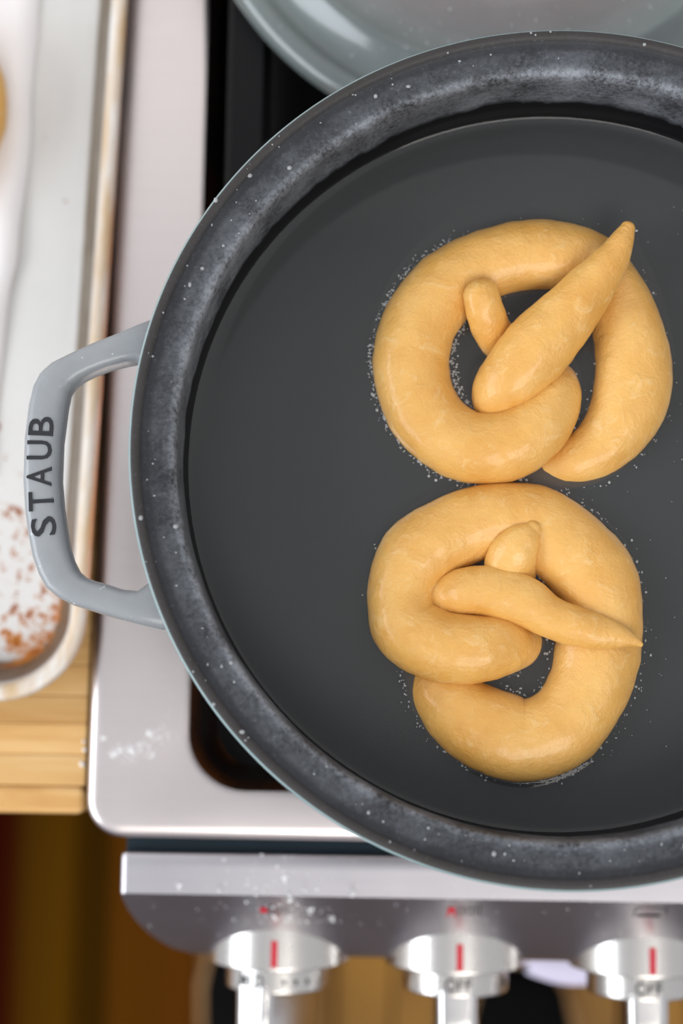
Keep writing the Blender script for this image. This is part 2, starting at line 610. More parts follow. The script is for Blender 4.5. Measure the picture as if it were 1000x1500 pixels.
for i in range(len(prof) - 1):
    for k in range(n - 1):
        F.append((i * n + k, i * n + k + 1, (i + 1) * n + k + 1, (i + 1) * n + k))
F.append(tuple(i * n for i in range(len(prof))))
F.append(tuple(i * n + n - 1 for i in range(len(prof)))[::-1])
F.append((0, n - 1, (len(prof) - 1) * n + n - 1, (len(prof) - 1) * n))
sharp(obj('control_panel', V, F, M['steel_panel'], rg, origin=(0, -0.17, -0.148)), 50)
# oven door and its bar handle
v, f = rbox(-0.168, 0.548, -0.196, -0.150, -0.95, -0.285, 0.004)
obj('oven_door', v, f, M['oven_black'], rg, origin=(0, -0.19, -0.3))
hy = P(650, 1394, -0.315).y
path = [(-0.055, -0.19, -0.315), (-0.055, hy + 0.004, -0.315), (-0.051, hy, -0.315)] + [(x, hy, -0.315) for x in (0.0, 0.1, 0.2, 0.3, 0.4, 0.52)] + [(0.525, hy + 0.004, -0.315), (0.525, -0.19, -0.315)]
v, f = tube(path, 0.0085, 16)
obj('oven_handle', v, f, M['steel_panel'], rg, origin=(0.2, hy, -0.315))

# knobs -------------------------------------------------------------
ZK = -0.2125
RB, RD = 0.0332, 0.0245


def ycyl(x, prof_, seg=64):
    """lathe round an axis parallel to y: prof_ = (y, r)"""
    v, f = [], []
    n = len(prof_)
    for i in range(seg):
        a = 2 * math.pi * i / seg
        for y, r in prof_:
            v.append((x + r * math.sin(a), y, ZK + r * math.cos(a)))
    for i in range(seg):
        j = (i + 1) % seg
        for k in range(n - 1):
            f.append((i * n + k, j * n + k, j * n + k + 1, i * n + k + 1))
    f.append(tuple(i * n for i in range(seg)))
    f.append(tuple(i * n + n - 1 for i in range(seg))[::-1])
    return v, f


def text_mesh(s, size, bold=0.0):
    cu = bpy.data.curves.new('text', 'FONT')
    cu.body = s
    cu.size = size
    cu.align_x = 'CENTER'
    cu.align_y = 'CENTER'
    cu.offset = bold
    cu.resolution_u = 3
    tmp = bpy.data.objects.new('text', cu)
    COL.objects.link(tmp)
    dg = bpy.context.evaluated_depsgraph_get()
    me = bpy.data.meshes.new_from_object(tmp.evaluated_get(dg))
    vs = [v.co.copy() for v in me.vertices]
    fs = [list(p.vertices) for p in me.polygons]
    bpy.data.objects.remove(tmp)
    bpy.data.curves.remove(cu)
    bpy.data.meshes.remove(me)
    return vs, fs


def on_cyl(vs, x, y, r, a0):
    return [(x + r * math.sin(a0 + p.x / r), y + p.y, ZK + r * math.cos(a0 + p.x / r)) for p in vs]


def patch(wd, hg, nx=8):
    vs, fs = [], []
    for i in range(nx + 1):
        for j in (0, 1):
            vs.append(Vector((-wd / 2 + wd * i / nx, -hg / 2 + hg * j, 0)))
    for i in range(nx):
        fs.append((2 * i, 2 * i + 2, 2 * i + 3, 2 * i + 1))
    return vs, fs


def grip_mesh(x, y0, y1, ang):
    """the blade you turn: rounded top, waisted, swung by ang round the axis"""
    wv, f = [], []
    stations = [(y0, 0.0102, RD - 0.0004), (y0 - 0.002, 0.0098, RD - 0.0004), (y0 - 0.012, 0.0096, RD - 0.0004), (y1 + 0.005, 0.0096, RD - 0.0004), (y1 + 0.003, 0.0096, RD - 0.0012), (y1 + 0.001, 0.0088, RD - 0.0022), (y1, 0.0072, RD - 0.004)]
    loops = []
    for y, hw, hh in stations:
        l = []
        for px_, pz_ in rrect(-hw, hw, -hh, hh, hw * 0.5, 6):
            rx = px_ * math.cos(ang) + pz_ * math.sin(ang)
            rz = -px_ * math.sin(ang) + pz_ * math.cos(ang)
            l.append((x + rx, y, ZK + rz))
        loops.append(l)
    return loft(loops, True, True)


yb0 = -0.175
yb1 = P(668, 1429, ZK + RB).y
yd1 = P(668, 1463, ZK + RD).y
yg1 = yd1 - 0.027
for i, px_ in enumerate((405, 669, 943)):
    kx = P(px_, 1400, ZK + RB * 0.4).x
    pr = [(yb0, RB), (yb1 + 0.0012, RB), (yb1 + 0.0007, RB), (yb1 + 0.0002, RB - 0.0002), (yb1, RB - 0.0007), (yb1, RD - 0.002)]
    v, f = ycyl(kx, pr, 96)
    bz = sharp(obj('knob_bezel', v, f, M['knob'], rg, origin=(kx, yb1, ZK)), 50)
    vs, fs = patch(0.0030, 0.0118)
    obj('pointer_mark', on_cyl(vs, kx, yb1 + 0.0078, RB + 0.0002, 0.005), fs, M['red'], bz, origin=(kx, yb1, ZK + RB))['label'] = 'red pointer line on the knob bezel'
    ang = math.radians(-27) if i == 0 else 0.0
    pr = [(yb1 + 0.002, RD), (yd1 + 0.0014, RD), (yd1 + 0.0009, RD), (yd1 + 0.0002, RD - 0.0003), (yd1, RD - 0.0009), (yd1, 0.004)]
    v, f = ycyl(kx, pr, 96)
    kb = sharp(obj('control_knob', v, f, M['knob'], rg, origin=(kx, yd1, ZK)), 50)
    v, f = grip_mesh(kx, yd1 + 0.003, yg1, ang)
    sharp(obj('grip', v, f, M['grip'], kb, origin=(kx, yg1, ZK)), 50)
    ym = (yb1 + yd1) / 2 - 0.0005
    word = 'MED' if i == 0 else 'OFF'
    vs, fs = text_mesh(word, 0.0085, 0.0002)
    sx = 0.0122 / (max(p.x for p in vs) - min(p.x for p in vs))
    vs = [Vector((p.x * sx, p.y, 0)) for p in vs]
    obj('lettering', on_cyl(vs, kx, ym, RD + 0.0002, ang if i == 0 else 0.0), fs, M['ink'], kb, origin=(kx, ym, ZK + RD))['label'] = 'black %s printed on the knob ring' % word
    marks = (10, 23, 37) if i == 0 else (62,)
    for dg_ in marks:
        vs, fs = patch(0.0016 if i == 0 else 0.004, 0.0022 if i == 0 else 0.0045, 3)
        obj('dial_mark', on_cyl(vs, kx, ym, RD + 0.0002, math.radians(dg_)), fs, M['ink'], kb, origin=(kx, ym, ZK + RD))

# burner marks printed above the knobs, on the sloping face
SL = Vector((0, PE[0] - PS[0], PE[1] - PS[1])).normalized()
NRM = Vector((0, SL.z, -SL.y))
if NRM.z < 0:
    NRM = -NRM


def on_slope(px_, py_):
    # the pixel's ray meets the sloping plane
    d = RM @ Vector(((px_ - 500) / FPX, -(py_ - 750) / FPX, -1.0))
    p0 = Vector((0, PS[0], PS[1]))
    tt = (p0 - CAM_LOC).dot(NRM) / d.dot(NRM)
    return CAM_LOC + d * tt


def decal(name, shapes, mat, px_, py_, label):
    c = on_slope(px_, py_) + NRM * 0.00015
    V, F = [], []
    for pts in shapes:
        o = len(V)
        V += [c + Vector((1, 0, 0)) * (a * 0.001) - SL * (b * 0.0019) for a, b in pts]
        F.append(tuple(range(o, o + len(pts))))
    obj(name, V, F, mat, rg, smooth=False, origin=c)['label'] = label


def sq(x, y, w_, h_):
    return [(x - w_ / 2, y - h_ / 2), (x + w_ / 2, y - h_ / 2), (x + w_ / 2, y + h_ / 2), (x - w_ / 2, y + h_ / 2)]


def frame(x, y, w_, h_, k=0.4):
    return [sq(x, y + h_ / 2, w_, k), sq(x, y - h_ / 2, w_, k), sq(x - w_ / 2, y, k, h_), sq(x + w_ / 2, y, k, h_)]


decal('burner_icon_mark', [sq(0, 0, 3.2, 3.0)], M['red'], 386, 1333, 'red square of the burner icon')
decal('burner_icon', [sq(0, 2.4, 1.4, 1)] + frame(0, 0, 2.2, 3.2) + frame(3.4, 0, 2.2, 3.2) + frame(6.4, 0, 2.2, 3.2), M['ink'], 396, 1333, 'small grey burner icon')
decal('burner_icon_mark', [sq(0, 0, 3.2, 3.2), sq(-1.4, -2.6, 1.2, 1.6), sq(1.6, -2.6, 1.2, 1.6)], M['red'], 661, 1333, 'red square of the burner icon')
decal('burner_icon', frame(0, 0, 2.4, 3.2, 0.5) + frame(3.6, 0, 2.4, 3.4, 0.5) + [sq(6.4, 0.6, 0.7, 5), sq(8.2, 0.6, 0.7, 5)], M['ink'], 675, 1334, 'small grey burner icon')
decal('oven_icon', [sq(-7.2, 0, 0.6, 4.4), sq(-5.8, 2.4, 2.8, 0.5), sq(0, 2.5, 13, 0.35), sq(6.6, 1.0, 0.5, 3), sq(-0.6, -1.5, 10, 1.5)], M['ink'], 953, 1337, 'small black oven tray icon')

# burner under the pot: base, cap, ring of flames
bc = (0.0, 0.0)
v, f = lathe([(0.004, ZC - 0.037), (0.055, ZC - 0.037), (0.053, ZC - 0.022), (0.050, ZC - 0.018), (0.046, ZC - 0.014), (0.046, ZC - 0.008), (0.042, ZC - 0.004), (0.004, ZC - 0.003)], 64)
obj('burner_head', v, f, M['iron'], rg, origin=(0, 0, ZC))
vf = []
for i in range(36):
    a = 2 * math.pi * i / 36
    c_, s_ = math.cos(a), math.sin(a)
    vf.append(tube([((0.052 + 0.001) * c_, 0.053 * s_, ZC - 0.030), (0.062 * c_, 0.062 * s_, ZC - 0.029), (0.070 * c_, 0.070 * s_, ZC - 0.025), (0.074 * c_, 0.074 * s_, ZC - 0.019)], [0.002, 0.0034, 0.0026, 0.0005], 8))
v, f = merge(*vf)
obj('burner_flame', v, f, M['flame'], rg, origin=(0, 0, ZC))['kind'] = 'stuff'

# grate -------------------------------------------------------------
ZG = -0.118


def bar(p, q, wd, z1, h):
    p, q = Vector(p), Vector(q)
    d = (q - p).normalized()
    nrm = Vector((-d.y, d.x))
    loops = []
    for pt in (p, q):
        l = []
        for a, z in ((-wd / 2, z1 - h), (-wd / 2, z1 - 0.003), (-wd / 2 + 0.0025, z1), (wd / 2 - 0.0025, z1), (wd / 2, z1 - 0.003), (wd / 2, z1 - h)):
            l.append((pt.x + nrm.x * a, pt.y + nrm.y * a, z))
        loops.append(l)
    return loft(loops, True, True)


gr = tag(empty('burner_grate', (0, 0.1, ZG)), 'black cast iron grate in the burner well under pot and lid', 'grate')
gx = P(362, 120, ZG).x
gy = P(372, 212, ZG).y
rails = [bar((gx, -0.070), (gx, 0.425), 0.0185, ZG, 0.016), bar((0.245, -0.070), (0.245, 0.425), 0.0185, ZG, 0.016)]
v, f = merge(*rails)
obj('side_rail', rails[0][0], rails[0][1], M['iron'], gr, smooth=False, origin=(gx, 0.1, ZG))
obj('side_rail', rails[1][0], rails[1][1], M['iron'], gr, smooth=False, origin=(0.245, 0.1, ZG))
for y0, y1 in ((-0.064, -0.064), (gy - 0.008, gy + 0.016), (0.235, 0.235), (0.418, 0.418)):
    v, f = bar((gx, y0), (gx + 0.05, y1), 0.014, ZG - 0.0004, 0.014)
    v2, f2 = bar((gx + 0.05, y1), (0.245, y1), 0.014, ZG - 0.0004, 0.014)
    v, f = merge((v, f), (v2, f2))
    obj('cross_bar', v, f, M['iron'], gr, smooth=False, origin=(0.06, y0, ZG))
for xx, yy in ((gx, -0.06), (gx, 0.41), (0.245, -0.06), (0.245, 0.41), (gx, 0.15), (0.245, 0.15)):
    v, f = rbox(xx - 0.006, xx + 0.006, yy - 0.006, yy + 0.006, ZC - 0.0375, ZG - 0.012, 0.0015)
    obj('foot', v, f, M['iron'], gr, origin=(xx, yy, ZC - 0.038))
for xx in (0.0, 0.06, 0.12):
    v, f = bar((xx, -0.07), (xx, 0.418), 0.012, ZG - 0.0006, 0.013)
    obj('long_bar', v, f, M['iron'], gr, smooth=False, origin=(xx, 0.1, ZG))

# ------------------------------------------------------------------ the pot
pot = tag(empty('dutch_oven', (0, 0, ZG)), 'black cast iron pot with grey loop handle, filled with dark water', 'pot')
prof = [(0.004, ZG + 0.0002), (0.100, ZG + 0.0002), (0.112, ZG + 0.002), (0.122, ZG + 0.008), (0.131, ZG + 0.022), (0.1385, ZG + 0.046), (0.1435, -0.048), (0.1465, -0.024), (0.1480, -0.010)]
edge = [(0.1496, -0.0060), (0.1504, -0.0030), (0.1502, -0.0012), (0.1494, -0.0002)]
inner = [(0.1485, 0.0), (0.1475, -0.0001), (0.1466, -0.0006), (0.1461, -0.0014), (0.1455, -0.0018), (0.1435, -0.0022), (0.1410, -0.0028), (0.1385, -0.0033), (0.1365, -0.0038), (0.1352, -0.0046), (0.1344, -0.0060), (0.1341, -0.0085), (0.1342, -0.014), (0.1345, -0.025), (0.1348, -0.0425), (0.1346, -0.060), (0.133, -0.080), (0.128, -0.097), (0.120, -0.106), (0.108, -0.110), (0.004, -0.1105)]
full = prof + edge + inner
SEG = 256
V, F = lathe(full, SEG)
n = len(full)
fm = []
for i in range(SEG):
    for k in range(n - 1):
        fm.append(0 if k < len(prof) else (1 if k < len(prof) + 3 else 2))
F.append(tuple(i * n for i in range(SEG)))
fm.append(0)
F.append(tuple(i * n + n - 1 for i in range(SEG))[::-1])
fm.append(2)
obj('pot_body', V, F, M['pot_out'], pot, mats=[M['pot_edge'], M['pot_in']], fmat=fm, origin=(0, 0, 0))

ZH = -0.022
outer = [(226, 461), (196, 473), (168, 485), (130, 500), (96, 516), (72, 528), (55, 543), (45, 562), (38, 590), (32, 640), (30, 700), (33, 750), (38, 785), (44, 815), (53, 840), (64, 860), (82, 875), (104, 886), (130, 894), (165, 905), (196, 913), (238, 924)]
innr = [(212, 538), (196, 526), (180, 529), (156, 535), (134, 543), (118, 551), (104, 561), (97, 572), (93, 592), (86, 645), (84, 700), (87, 740), (91, 768), (96, 798), (102, 818), (110, 834), (121, 844), (134, 849), (150, 853), (178, 862), (200, 864), (222, 846)]


def handle_mesh(mirror=False):
    loops = []
    for (ox, oy), (ix, iy) in zip(outer, innr):
        A = P(ox, oy, ZH)
        B = P(ix, iy, ZH)
        C_ = (A + B) / 2
        d = (B - A)
        h = d.length / 2
        d.normalize()
        l = []
        for k in range(20):
            a = 2 * math.pi * k / 20
            c_, s_ = math.cos(a), math.sin(a)
            e = 0.55
            cx_ = math.copysign(abs(c_) ** e, c_)
            cz_ = math.copysign(abs(s_) ** e, s_)
            p = C_ + d * (h * cx_) + Vector((0, 0, -0.007 + 0.007 * cz_))
            l.append((-p.x, -p.y, p.z) if mirror else tuple(p))
        loops.append(l)
    # root the two ends in the pot wall
    for idx in (0, -1):
        src = loops[idx]
        cx_, cy_ = sum(p[0] for p in src) / 20, sum(p[1] for p in src) / 20
        s = 0.1445 / math.hypot(cx_, cy_)
        root = [(p[0] + cx_ * (s - 1), p[1] + cy_ * (s - 1), p[2] - 0.002) for p in src]
        loops = [root] + loops if idx == 0 else loops + [root]
    return loft(loops, True, True)


v, f = handle_mesh()
hd = obj('loop_handle', v, f, M['pot_out'], pot, origin=P(60, 700, ZH))
hd['label'] = 'grey enamelled loop handle with dark lettering'
v, f = handle_mesh(True)
obj('loop_handle', v, f, M['pot_out'], pot, origin=(0.205, 0.02, ZH))
for ch, (lx, ly), tilt in (('B', (60, 624), -2), ('U', (57.5, 659), 0), ('A', (57, 698), 1), ('T', (60, 734), 4), ('S', (63.5, 771), 8)):
    vs, fs = text_mesh(ch, 0.0128, 0.0001)
    mx = sum(p.x for p in vs) / len(vs)
    xs_ = [p.x for p in vs]
    ys_ = [p.y for p in vs]
    cx_, cy_ = (max(xs_) + min(xs_)) / 2, (max(ys_) + min(ys_)) / 2
    kx_ = 0.0069 / (max(xs_) - min(xs_))
    ky_ = 0.0090 / (max(ys_) - min(ys_))
    c0 = P(lx, ly, ZH + 0.0003)
    a = math.radians(90 + tilt)
    V = []
    for p in vs:
        ux, uy = (p.x - cx_) * kx_, (p.y - cy_) * ky_
        V.append(c0 + Vector((ux * math.cos(a) - uy * math.sin(a), ux * math.sin(a) + uy * math.cos(a), 0)))
    top = len(V)
    # a thin raised letter: top face and skirt
    bm = bmesh.new()
    bv = [bm.verts.new(q) for q in V]
    for q in fs:
        try:
            bm.faces.new([bv[k] for k in q])
        except ValueError:
            pass
    r_ = bmesh.ops.extrude_face_region(bm, geom=list(bm.faces))
    for g in r_['geom']:
        if isinstance(g, bmesh.types.BMVert):
            g.co.z -= 0.0012
    bm.verts.index_update()
    VV = [q.co.copy() for q in bm.verts]
    FF = [[q.index for q in g.verts] for g in bm.faces]
    bm.free()
    o = obj('letter', VV, FF, M['letter'], hd, smooth=False, origin=c0)
    o['label'] = 'dark letter %s on the handle' % ch

# ------------------------------------------------------------------ pretzels
ZW = -0.0425
MPP = (0.48277 - ZW) / FPX


def catmull(pts, n):
    out = []
    for i in range(len(pts) - 1):
        p0, p1, p2, p3 = pts[max(i - 1, 0)], pts[i], pts[i + 1], pts[min(i + 2, len(pts) - 1)]
        for k in range(n):
            u = k / n
            out.append(tuple(0.5 * (2 * b + (c - a) * u + (2 * a - 5 * b + 4 * c - d) * u * u + (3 * b - a - 3 * c + d) * u ** 3) for a, b, c, d in zip(p0, p1, p2, p3)))
    out.append(pts[-1])
    return out


def pretzel_mesh(ctrl, flat=0.84, seed=0.0, seg=40):
    """one rope of dough: ctrl = (px, py, radius in px, height above the water in mm)"""
    pts = []
    for x_, y_, r, dz in ctrl:
        c = P(x_, y_, ZW + dz * 0.001)
        pts.append((c.x, c.y, c.z, r * MPP))
    s = catmull(pts, 12)
    C_ = [Vector(q[:3]) for q in s]
    R_ = [max(q[3], 0.0008) for q in s]
    # rounded ends
    def cap(c, t, r):
        return [(c + t * (r * 0.9 * math.sin(u)), r * math.cos(u)) for u in (0.35, 0.7, 1.0, 1.25, 1.45)]
    t0 = (C_[0] - C_[1]).normalized()
    t1 = (C_[-1] - C_[-2]).normalized()
    h0 = cap(C_[0], t0, R_[0])[::-1]
    h1 = cap(C_[-1], t1, R_[-1])
    C_ = [c for c, r in h0] + C_ + [c for c, r in h1]
    R_ = [r for c, r in h0] + R_ + [r for c, r in h1]
    V, F = [], []
    up = Vector((0, 0, 1))
    N = len(C_)
    for i in range(N):
        t_ = (C_[min(i + 2, N - 1)] - C_[max(i - 2, 0)]).normalized()
        sd = up.cross(t_)
        sd.normalize()
        u2 = t_.cross(sd)
        for k in range(seg):
            a = 2 * math.pi * k / seg
            dirv = sd * math.cos(a) + u2 * (math.sin(a) * flat)
            p = C_[i] + dirv * R_[i]
            q = p * 60 + Vector((seed, seed * 2, 0))
            dsp = noise.noise(q) * 0.0007 + noise.noise(q * 3.1) * 0.00030 + noise.noise(q * 8.0) * 0.00012
            p = p + dirv.normalized() * dsp * min(1.0, R_[i] / 0.006)
            V.append(p)
    for i in range(N - 1):
        for k in range(seg):
            l = (k + 1) % seg
            F.append((i * seg + k, i * seg + l, (i + 1) * seg + l, (i + 1) * seg + k))
    F.append(tuple(range(seg))[::-1])
    F.append(tuple((N - 1) * seg + k for k in range(seg)))
    return V, F, C_, R_


c1 = [(919, 334, 11, 14.5), (908, 358, 19, 14.5), (890, 388, 28, 14), (862, 424, 37, 12.5), (828, 464, 46, 10.5), (790, 506, 51, 9), (757, 545, 50, 6.5),
      (737, 577, 47, 2), (742, 612, 42, -5), (765, 650, 40, -8.5), (798, 682, 38, -7), (840, 676, 40, -3.5), (884, 650, 48, -2), (915, 606, 55, -1.5), (927, 548, 58, -1.5), (917, 482, 54, -1.5),
      (896, 430, 51, -2), (858, 388, 51, -2), (800, 377, 56, -1.5), (735, 384, 55, -1.5), (676, 406, 55, -1.5), (631, 447, 57, -1.5), (605, 507, 59, -1.5), (606, 568, 58, -1.5),
      (634, 622, 56, -1), (684, 653, 54, 0.5), (742, 652, 53, 3), (790, 622, 47, 4.5), (813, 580, 38, 2.5), (802, 548, 34, -4), (775, 530, 33, -7), (742, 512, 31, -3), (722, 486, 29, 3), (711, 456, 28, 8.5), (705, 432, 26, 11)]
c2 = [(938, 944, 4, 12), (925, 938, 10, 12), (904, 932, 19, 11.5), (872, 925, 25, 11), (840, 917, 28, 10), (804, 902, 31, 8.5), (772, 883, 36, 7.5), (742, 871, 38, 6.5), (710, 866, 37, 5.5), (676, 869, 36, 3.5),
      (648, 884, 33, -2), (634, 920, 38, -8), (632, 966, 44, -8.5), (646, 1010, 50, -4), (680, 1047, 59, -2), (728, 1073, 63, -1.5), (772, 1083, 61, -1.5), (826, 1060, 60, -1.5), (860, 1008, 62, -2), (874, 952, 65, -2.5), (880, 895, 60, -2),
      (864, 840, 64, -1.5), (822, 794, 61, -1.5), (774, 762, 55, -1.5), (716, 762, 55, -1.5), (656, 783, 57, -1.5), (604, 822, 55, -1.5), (586, 873, 51, -1), (598, 920, 53, 1), (640, 945, 54, 3.5), (694, 951, 51, 5), (734, 946, 44, 4),
      (762, 938, 36, -3), (764, 905, 33, -7), (754, 868, 33, -4), (747, 836, 36, 2), (748, 818, 36, 5), (758, 800, 32, 7.5), (772, 784, 22, 9), (781, 774, 12, 9.5)]
V1, F1, C1, R1 = pretzel_mesh(c1, seed=1.3)
tag(obj('dough_pretzel', V1, F1, M['dough'], origin=P(760, 515, ZW)), 'upper raw dough pretzel floating in pot, thick tail pointing to upper right', 'pretzel', 'raw dough pretzels')
V2, F2, C2, R2 = pretzel_mesh(c2, seed=8.7)
tag(obj('dough_pretzel', V2, F2, M['dough'], origin=P(740, 920, ZW)), 'lower raw dough pretzel floating in pot, pointed tail reaching to the right', 'pretzel', 'raw dough pretzels')

# ------------------------------------------------------------------ the water
NR, NA = 150, 320
rad = np.concatenate([np.linspace(0, 0.122, NR - 40), np.linspace(0.1226, 0.13465, 40)])
aa = np.linspace(0, 2 * np.pi, NA, endpoint=False)
X = np.outer(rad, np.cos(aa))
Y = np.outer(rad, np.sin(aa))
Z = np.full_like(X, ZW)
Z += 0.0010 * np.exp(-(0.13465 - rad) / 0.0016)[:, None]
best = np.full(X.shape, 1.0)
for C_, R_ in ((C1, R1), (C2, R2)):
    for c, r in list(zip(C_, R_))[::2]:
        h = c.z - ZW
        rv = r * 0.84
        if abs(h) >= rv:
            continue
        rw = r * math.sqrt(1 - (h / rv) ** 2)
        best = np.minimum(best, np.hypot(X - c.x, Y - c.y) - rw)
Z += 0.0008 * np.exp(-np.clip(best, 0, 1) / 0.0017)
V = [(X[i, j], Y[i, j], Z[i, j]) for i in range(1, NR) for j in range(NA)] + [(0, 0, float(Z[0, 0]))]
F = []
for i in range(NR - 2):
    for j in range(NA):
        l = (j + 1) % NA
        F.append((i * NA + j, (i + 1) * NA + j, (i + 1) * NA + l, i * NA + l))
for j in range(NA):
    F.append((len(V) - 1, j, (j + 1) % NA))
tag(obj('pot_water', V, F, M['water'], origin=(0, 0, ZW)), 'dark cloudy water filling the black pot', 'water', kind='stuff')

# bubbles on the water along the dough, and on the rim
it = []
for C_, R_, spans in ((C1, R1, ((0.58, 0.80, 2200), (0.30, 0.42, 150), (0.0, 1.0, 200))), (C2, R2, ((0.44, 0.58, 350), (0.28, 0.44, 350), (0.0, 1.0, 300)))):
    N = len(C_)
    for a, b, k in spans:
        for _ in range(k):
            i = int((a + (b - a) * random.random()) * (N - 1))
            an = random.random() * 2 * math.pi
            c, r = C_[i], R_[i]
            rr_ = r * 0.97 + 0.0005 + abs(random.gauss(0, 0.0013))
            x_, y_ = c.x + rr_ * math.cos(an), c.y + rr_ * math.sin(an)
            ok = True
            for CC, RR in ((C1, R1), (C2, R2)):
                for c2_, r2_ in list(zip(CC, RR))[::2]:
                    if math.hypot(x_ - c2_.x, y_ - c2_.y) < r2_ * 0.97:
                        ok = False
                        break
            if ok:
                it.append((x_, y_, ZW + 0.0006, random.choice((0.0002, 0.00025, 0.0003, 0.0004, 0.00055))))
for _ in range(150):
    x_, y_ = random.uniform(0.0, 0.09), random.uniform(-0.11, 0.10)
    if all(math.hypot(x_ - c.x, y_ - c.y) > r for CC, RR in ((C1, R1), (C2, R2)) for c, r in list(zip(CC, RR))[::2]) and math.hypot(x_, y_) < 0.128:
        it.append((x_, y_, ZW + 0.0002, random.uniform(0.00012, 0.00026)))
v, f = specks(it)
tag(obj('foam_bubbles', v, f, M['bubble'], origin=(0.03, 0, ZW)), 'tiny white foam bubbles on the water around the dough pretzels', 'bubbles', kind='stuff')

it = []
for _ in range(170):
    a = random.uniform(0, 2 * math.pi)
    r = random.uniform(0.1362, 0.1496)
    z = np.interp(r, [0.1352, 0.1365, 0.1385, 0.141, 0.1435, 0.1455, 0.1461, 0.1466, 0.1475, 0.1494], [-0.0046, -0.0038, -0.0033, -0.0028, -0.0022, -0.0018, -0.0014, -0.0006, -0.0001, -0.0002])
    it.append((r * math.cos(a), r * math.sin(a), float(z) + 0.0001, random.choice((0.00025, 0.0003, 0.0004, 0.0005, 0.0009))))
v, f = specks(it)
tag(obj('water_droplets', v, f, M['bubble'], origin=(0, 0, 0)), 'small dried droplets spattered on the black rim of the pot', 'droplets', kind='stuff')

# ------------------------------------------------------------------ lid behind the pot
LC = (-0.0096, 0.2928)
LZ = -0.104
lid = tag(empty('pot_lid', (LC[0], LC[1], LZ - 0.0138)), 'grey enamel lid with ringed top lying behind the black pot', 'lid')
pr = [(0.004, -0.010), (0.125, -0.0135), (0.1385, -0.0138), (0.1405, -0.012), (0.1412, -0.009), (0.1405, -0.005), (0.138, -0.0020), (0.1345, -0.0008), (0.131, -0.0018), (0.1285, -0.0038), (0.1265, -0.0045), (0.122, -0.0025), (0.1165, 0.002), (0.1140, 0.0048), (0.1125, 0.0055), (0.1105, 0.0052), (0.1085, 0.0040), (0.1040, 0.0032), (0.0990, 0.0035), (0.090, 0.0048), (0.0865, 0.0060), (0.082, 0.0068), (0.0795, 0.0064), (0.0785, 0.005), (0.078, 0.003)]
v, f = lathe(pr, 192, (LC[0], LC[1], LZ))
obj('lid_shell', v, f, M['lid'], lid, origin=(LC[0], LC[1], LZ))
v, f = lathe([(0.0783, 0.003), (0.060, 0.0035), (0.02, 0.0045), (0.004, 0.0045)], 128, (LC[0], LC[1], LZ))
obj('centre_disc', v, f, M['iron'], lid, origin=(LC[0], LC[1], LZ))['label'] = 'black recessed centre of the lid'
v, f = lathe([(0.012, 0.004), (0.010, 0.012), (0.012, 0.020), (0.022, 0.026), (0.025, 0.032), (0.022, 0.038), (0.010, 0.041), (0.001, 0.0412)], 48, (LC[0], LC[1], LZ))
obj('lid_knob', v, f, M['grip'], lid, origin=(LC[0], LC[1], LZ))
it = []
for _ in range(150):
    a = random.uniform(math.radians(200), math.radians(340))
    r = random.uniform(0.082, 0.108)
    z = np.interp(r, [0.078, 0.082, 0.0865, 0.09, 0.099, 0.104, 0.1085], [0.005, 0.0068, 0.006, 0.0048, 0.0035, 0.0032, 0.004])
    it.append((LC[0] + r * math.cos(a), LC[1] + r * math.sin(a), LZ + float(z), random.choice((0.0002, 0.0003, 0.0003, 0.0005, 0.0008))))
v, f = specks(it)
tag(obj('flour_specks', v, f, M['bubble'], origin=(LC[0], LC[1], LZ)), 'pale droplets and flour specks scattered over the grey lid', 'flour', kind='stuff')

# ------------------------------------------------------------------ countertop, cabinet
ct = tag(empty('wooden_countertop', (-0.5, 0.2, -0.19)), 'oiled butcher block countertop of narrow wooden staves left of the range', 'counter')
xr = P(126, 1120, -0.15).x
yf = P(60, 1192, -0.15).y
sw = 0.0136
y = yf
k = 0
first = None
while y < 0.55:
    ww = 0.0136 if k % 3 else 0.0122
    v, f = rbox(-0.80, xr, y + 0.00006, y + ww - 0.00006, -0.19, -0.15, 0.0005 if k else 0.0022, n=2)
    obj('stave', v, f, M['counter'], ct, smooth=False, origin=(xr - 0.3, y, -0.15))
    y += ww
    k += 1
cb = tag(empty('base_cabinet', (-0.5, 0.2, ZF)), 'dark wooden base cabinet under the butcher block countertop', 'cabinet')
v, f = rbox(-0.80, -0.20, -0.10, 0.55, ZF + 0.09, -0.1905, 0.002)
obj('carcass', v, f, M['cabinet'], cb, smooth=False, origin=(-0.5, 0.2, ZF + 0.09))
v, f = rbox(-0.79, -0.21, -0.05, 0.54, ZF + 0.0003, ZF + 0.09, 0.002)
obj('plinth', v, f, M['oven_black'], cb, smooth=False, origin=(-0.5, 0.2, ZF))

# ------------------------------------------------------------------ sheet pan with parchment and a third pretzel
TZ = -0.1497
rimA, rimB = P(186, 0, -0.125), P(127, 900, -0.125)
ang = math.atan2(rimA.x - rimB.x, rimA.y - rimB.y)
bot = P(0, 1028, -0.125)
ex = Vector((math.cos(ang), -math.sin(ang), 0))
ey = Vector((math.sin(ang), math.cos(ang), 0))
